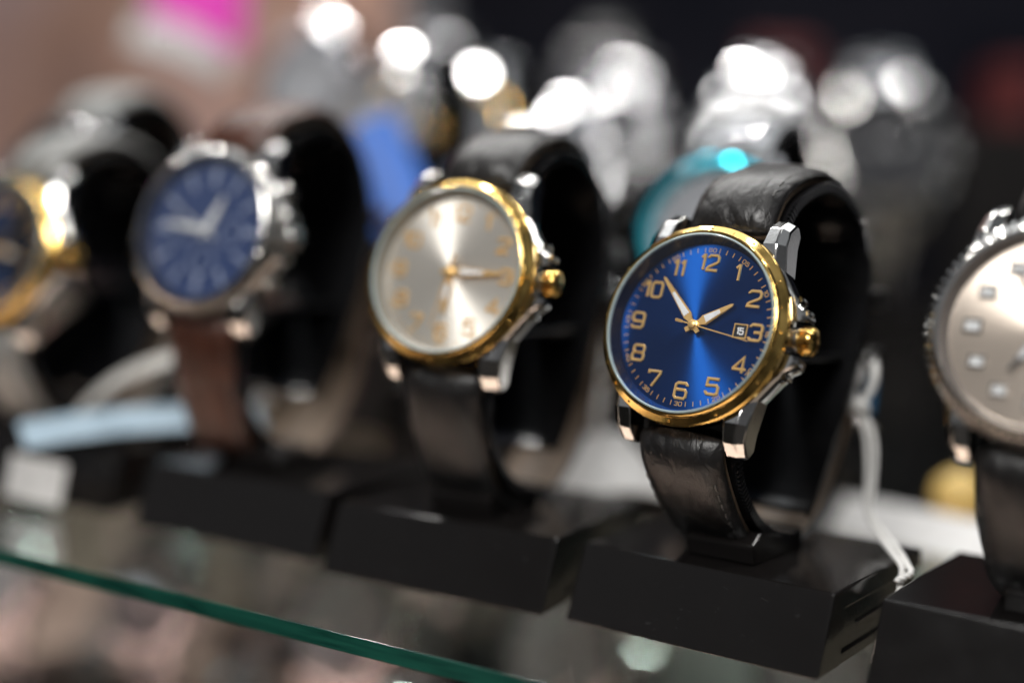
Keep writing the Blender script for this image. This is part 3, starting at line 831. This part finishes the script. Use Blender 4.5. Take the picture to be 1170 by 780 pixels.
# red boxes far behind
for i, (x, y, z, w_, h_, lab) in enumerate(((-208, 557, 185, 36, 30, 'red gift box between the back centre watch and the steel chronograph'),
                                           (-84, 640, 178, 22, 36, 'red gift box right of the large steel chronograph'))):
    bx = thing('gift_box', lab, 'box', (x, y, z-h_/2), R(25), 'red boxes in the dark background')
    rd = plastic('red_card', (.09, .005, .005), .6)
    obj('box_body', MB().box(-w_/2, w_/2, -30, 30, 0, h_*.7), rd, bx, bevel=1)
    obj('lid', MB().box(-w_/2-1.5, w_/2+1.5, -31.5, 31.5, h_*.7+.2, h_), rd, bx, bevel=1)
    block('black block carrying the '+lab.split(' box')[0]+' box '+('left of' if i == 0 else 'right of')+' the chronograph', x, y, R(25), z-h_/2-.3)

# ------------------------------------------------------------------ the shelf below
LZ = -128
m, nt, b = mat_new('rose_brown_felt')
v = coord(nt, 14); n_ = N(nt, 'ShaderNodeTexNoise', Scale=1.0, Detail=6.0); nt.links.new(v, n_.inputs['Vector'])
nt.links.new(ramp(nt, n_.outputs['Fac'], [(.3, (.27, .165, .14)), (.7, (.44, .29, .245))]), b.inputs['Base Color']); b.inputs['Roughness'].default_value = .9
FELT = m
low = obj('lower_shelf', MB().box(-1300, 460, -160, 700, LZ-12, LZ), FELT, bevel=1)
tag(low, 'rose brown felt covered shelf seen through the glass below', 'shelf')
lowrow = 'blurred watches on the lower shelf seen through the glass'
def low_watch(label, slabel, x, y, z, rz, kw, pale=False):
    ox = x-math.sin(rz)*30.3; oy = y+math.cos(rz)*30.3
    st = make_stand(slabel, (ox, oy, LZ+.1), rz, 'display stands on the lower shelf')
    return make_watch('wristwatch', label, (ox, oy, LZ+BH+.4), rz, lowrow, **kw)
LW = [(-330, 62, 'silver watch on the lower shelf, leftmost under the green glass edge', 'stand on the lower shelf, leftmost', (40, 100, 0)),
      (-262, 74, 'silver watch on the lower shelf, second from the left', 'stand on the lower shelf, second from the left', (80, 10, 0)),
      (-186, 92, 'silver watch on the lower shelf, third from the left below the champagne dial watch', 'stand on the lower shelf, third from the left', (200, 10, 0)),
      (-108, 110, 'silver watch on the lower shelf below the sharp black stand', 'stand on the lower shelf below the sharp black stand', (20, 150, 0)),
      (-30, 150, 'silver watch on the lower shelf, rightmost below the taupe dial watch', 'stand on the lower shelf, rightmost', (320, 150, 0)),
      (-300, 190, 'silver watch far back on the lower shelf under the brown strapped watch', 'stand far back on the lower shelf under the brown strapped watch', (320, 150, 0)),
      (-215, 205, 'silver watch far back on the lower shelf under the champagne dial watch', 'stand far back on the lower shelf under the champagne dial watch', (120, 50, 0))]
for x, y, lab, sl, hd in LW:
    low_watch(lab, 'black '+sl, x, y, 0, R(random.uniform(-5, 8)), dict(silver, hands=hd))
for i, (x, y, z, rz, lab) in enumerate(((-160, 262, -82, 25, 'white card leaning on the lower shelf behind the third silver watch'),
                                        (-90, 262, -82, 18, 'white card leaning on the lower shelf under the sharp black stand'),
                                        (-10, 262, -82, 10, 'white card leaning on the lower shelf at the right'))):
    price_tag(lab, (x, y, z), (R(62), 0, R(rz)), 78, 70, 4, CARD)

# ------------------------------------------------------------------ walls far behind
m, nt, b = mat_new('rose_wall')
v = coord(nt, 5); n_ = N(nt, 'ShaderNodeTexNoise', Scale=1.0, Detail=3.0); nt.links.new(v, n_.inputs['Vector'])
nt.links.new(ramp(nt, n_.outputs['Fac'], [(.32, (.40, .25, .21)), (.5, (.64, .38, .29)), (.68, (.74, .54, .54))]), b.inputs['Base Color']); b.inputs['Roughness'].default_value = .8
o = obj('side_wall', MB().box(-1500, -560, 620, 640, -500, 900), m); o['kind'] = 'structure'
m, nt, b = mat_new('dark_wall')
v = coord(nt, 4); n_ = N(nt, 'ShaderNodeTexNoise', Scale=1.0, Detail=3.0); nt.links.new(v, n_.inputs['Vector'])
nt.links.new(ramp(nt, n_.outputs['Fac'], [(.35, (.002, .0025, .006)), (.65, (.010, .010, .014))]), b.inputs['Base Color']); b.inputs['Roughness'].default_value = 1; b.inputs['Specular IOR Level'].default_value = .08
o = obj('back_wall', MB().box(-558, 900, 700, 720, -500, 900), m); o['kind'] = 'structure'

# ------------------------------------------------------------------ light
w = bpy.data.worlds.new('World'); sc.world = w; w.use_nodes = True
nt = w.node_tree; bg = nt.nodes['Background']
tc = N(nt, 'ShaderNodeTexCoord'); sp = N(nt, 'ShaderNodeSeparateXYZ'); nt.links.new(tc.outputs['Generated'], sp.inputs[0])
cr_ = ramp(nt, sp.outputs['Z'], [(.0, (.05, .045, .042)), (.45, (.10, .095, .09)), (.55, (.25, .25, .26)), (1.0, (.55, .58, .62))])
mr = N(nt, 'ShaderNodeMapRange'); 
wn = N(nt, 'ShaderNodeTexNoise', Scale=2.6, Detail=2.0, Roughness=.6); nt.links.new(tc.outputs['Generated'], wn.inputs['Vector'])
wr_ = ramp(nt, wn.outputs['Fac'], [(.40, .25), (.52, .8), (.62, 1.5)])
wm = N(nt, 'ShaderNodeMix', data_type='RGBA', blend_type='MULTIPLY'); wm.inputs['Factor'].default_value = 1
nt.links.new(cr_, wm.inputs[6]); nt.links.new(wr_, wm.inputs[7]); nt.links.new(wm.outputs[2], bg.inputs['Color']); bg.inputs['Strength'].default_value = .34
# generated z is -1..1: remap
mr.inputs['From Min'].default_value = -1; mr.inputs['From Max'].default_value = 1
nt.links.new(sp.outputs['Z'], mr.inputs['Value']); nt.links.new(mr.outputs[0], nt.nodes['Color Ramp'].inputs[0])

def area(name, loc, target, sx, sy, watts, col=(1, 1, 1)):
    l = bpy.data.lights.new(name, 'AREA'); l.shape = 'RECTANGLE'; l.size = sx*S; l.size_y = sy*S; l.energy = watts; l.color = col
    o = bpy.data.objects.new(name, l); COL.objects.link(o)
    o.location = Vector(loc)*S
    o.rotation_euler = (Vector(target)-Vector(loc)).to_track_quat('-Z', 'Y').to_euler()
    return o
# broad daylight from the opening above and behind the display
area('window_light', (-150, 330, 900), (-60, 40, 40), 1200, 700, 3.6, (.95, .98, 1.0))
# shop strip above the photographer, its edge gives the bright wedge on the brushed dials
area('shop_light', (8, -520, 520), (-20, 0, 60), 190, 230, 3.8, (1, .98, .95))
# unseen fill light added in front of the glass to brighten the lower shelf
lo_ = area('lower_shelf_fill', (-180, -190, -20), (-200, 130, -255), 620, 30, 1.9, (1, .97, .95)); lo_.data.spread = R(44)
# rows of small ceiling lamps: the round highlights
for j in range(3):
    for k in range(5):
        area('spot_lamp', (-560+k*175+j*40, 30+j*190, 620), (-100, 80, 60), 28, 28, .30, (1, .97, .93))

sc.render.engine = 'CYCLES'
sc.cycles.use_denoising = True
try: sc.cycles.denoiser = 'OPENIMAGEDENOISE'
except Exception: pass
sc.cycles.max_bounces = 10; sc.cycles.transparent_max_bounces = 24; sc.cycles.glossy_bounces = 5
sc.cycles.caustics_reflective = True; sc.cycles.caustics_refractive = False
sc.cycles.sample_clamp_indirect = 6.0
sc.view_settings.view_transform = 'Standard'; sc.view_settings.look = 'None'
sc.view_settings.exposure = .15; sc.view_settings.gamma = 1
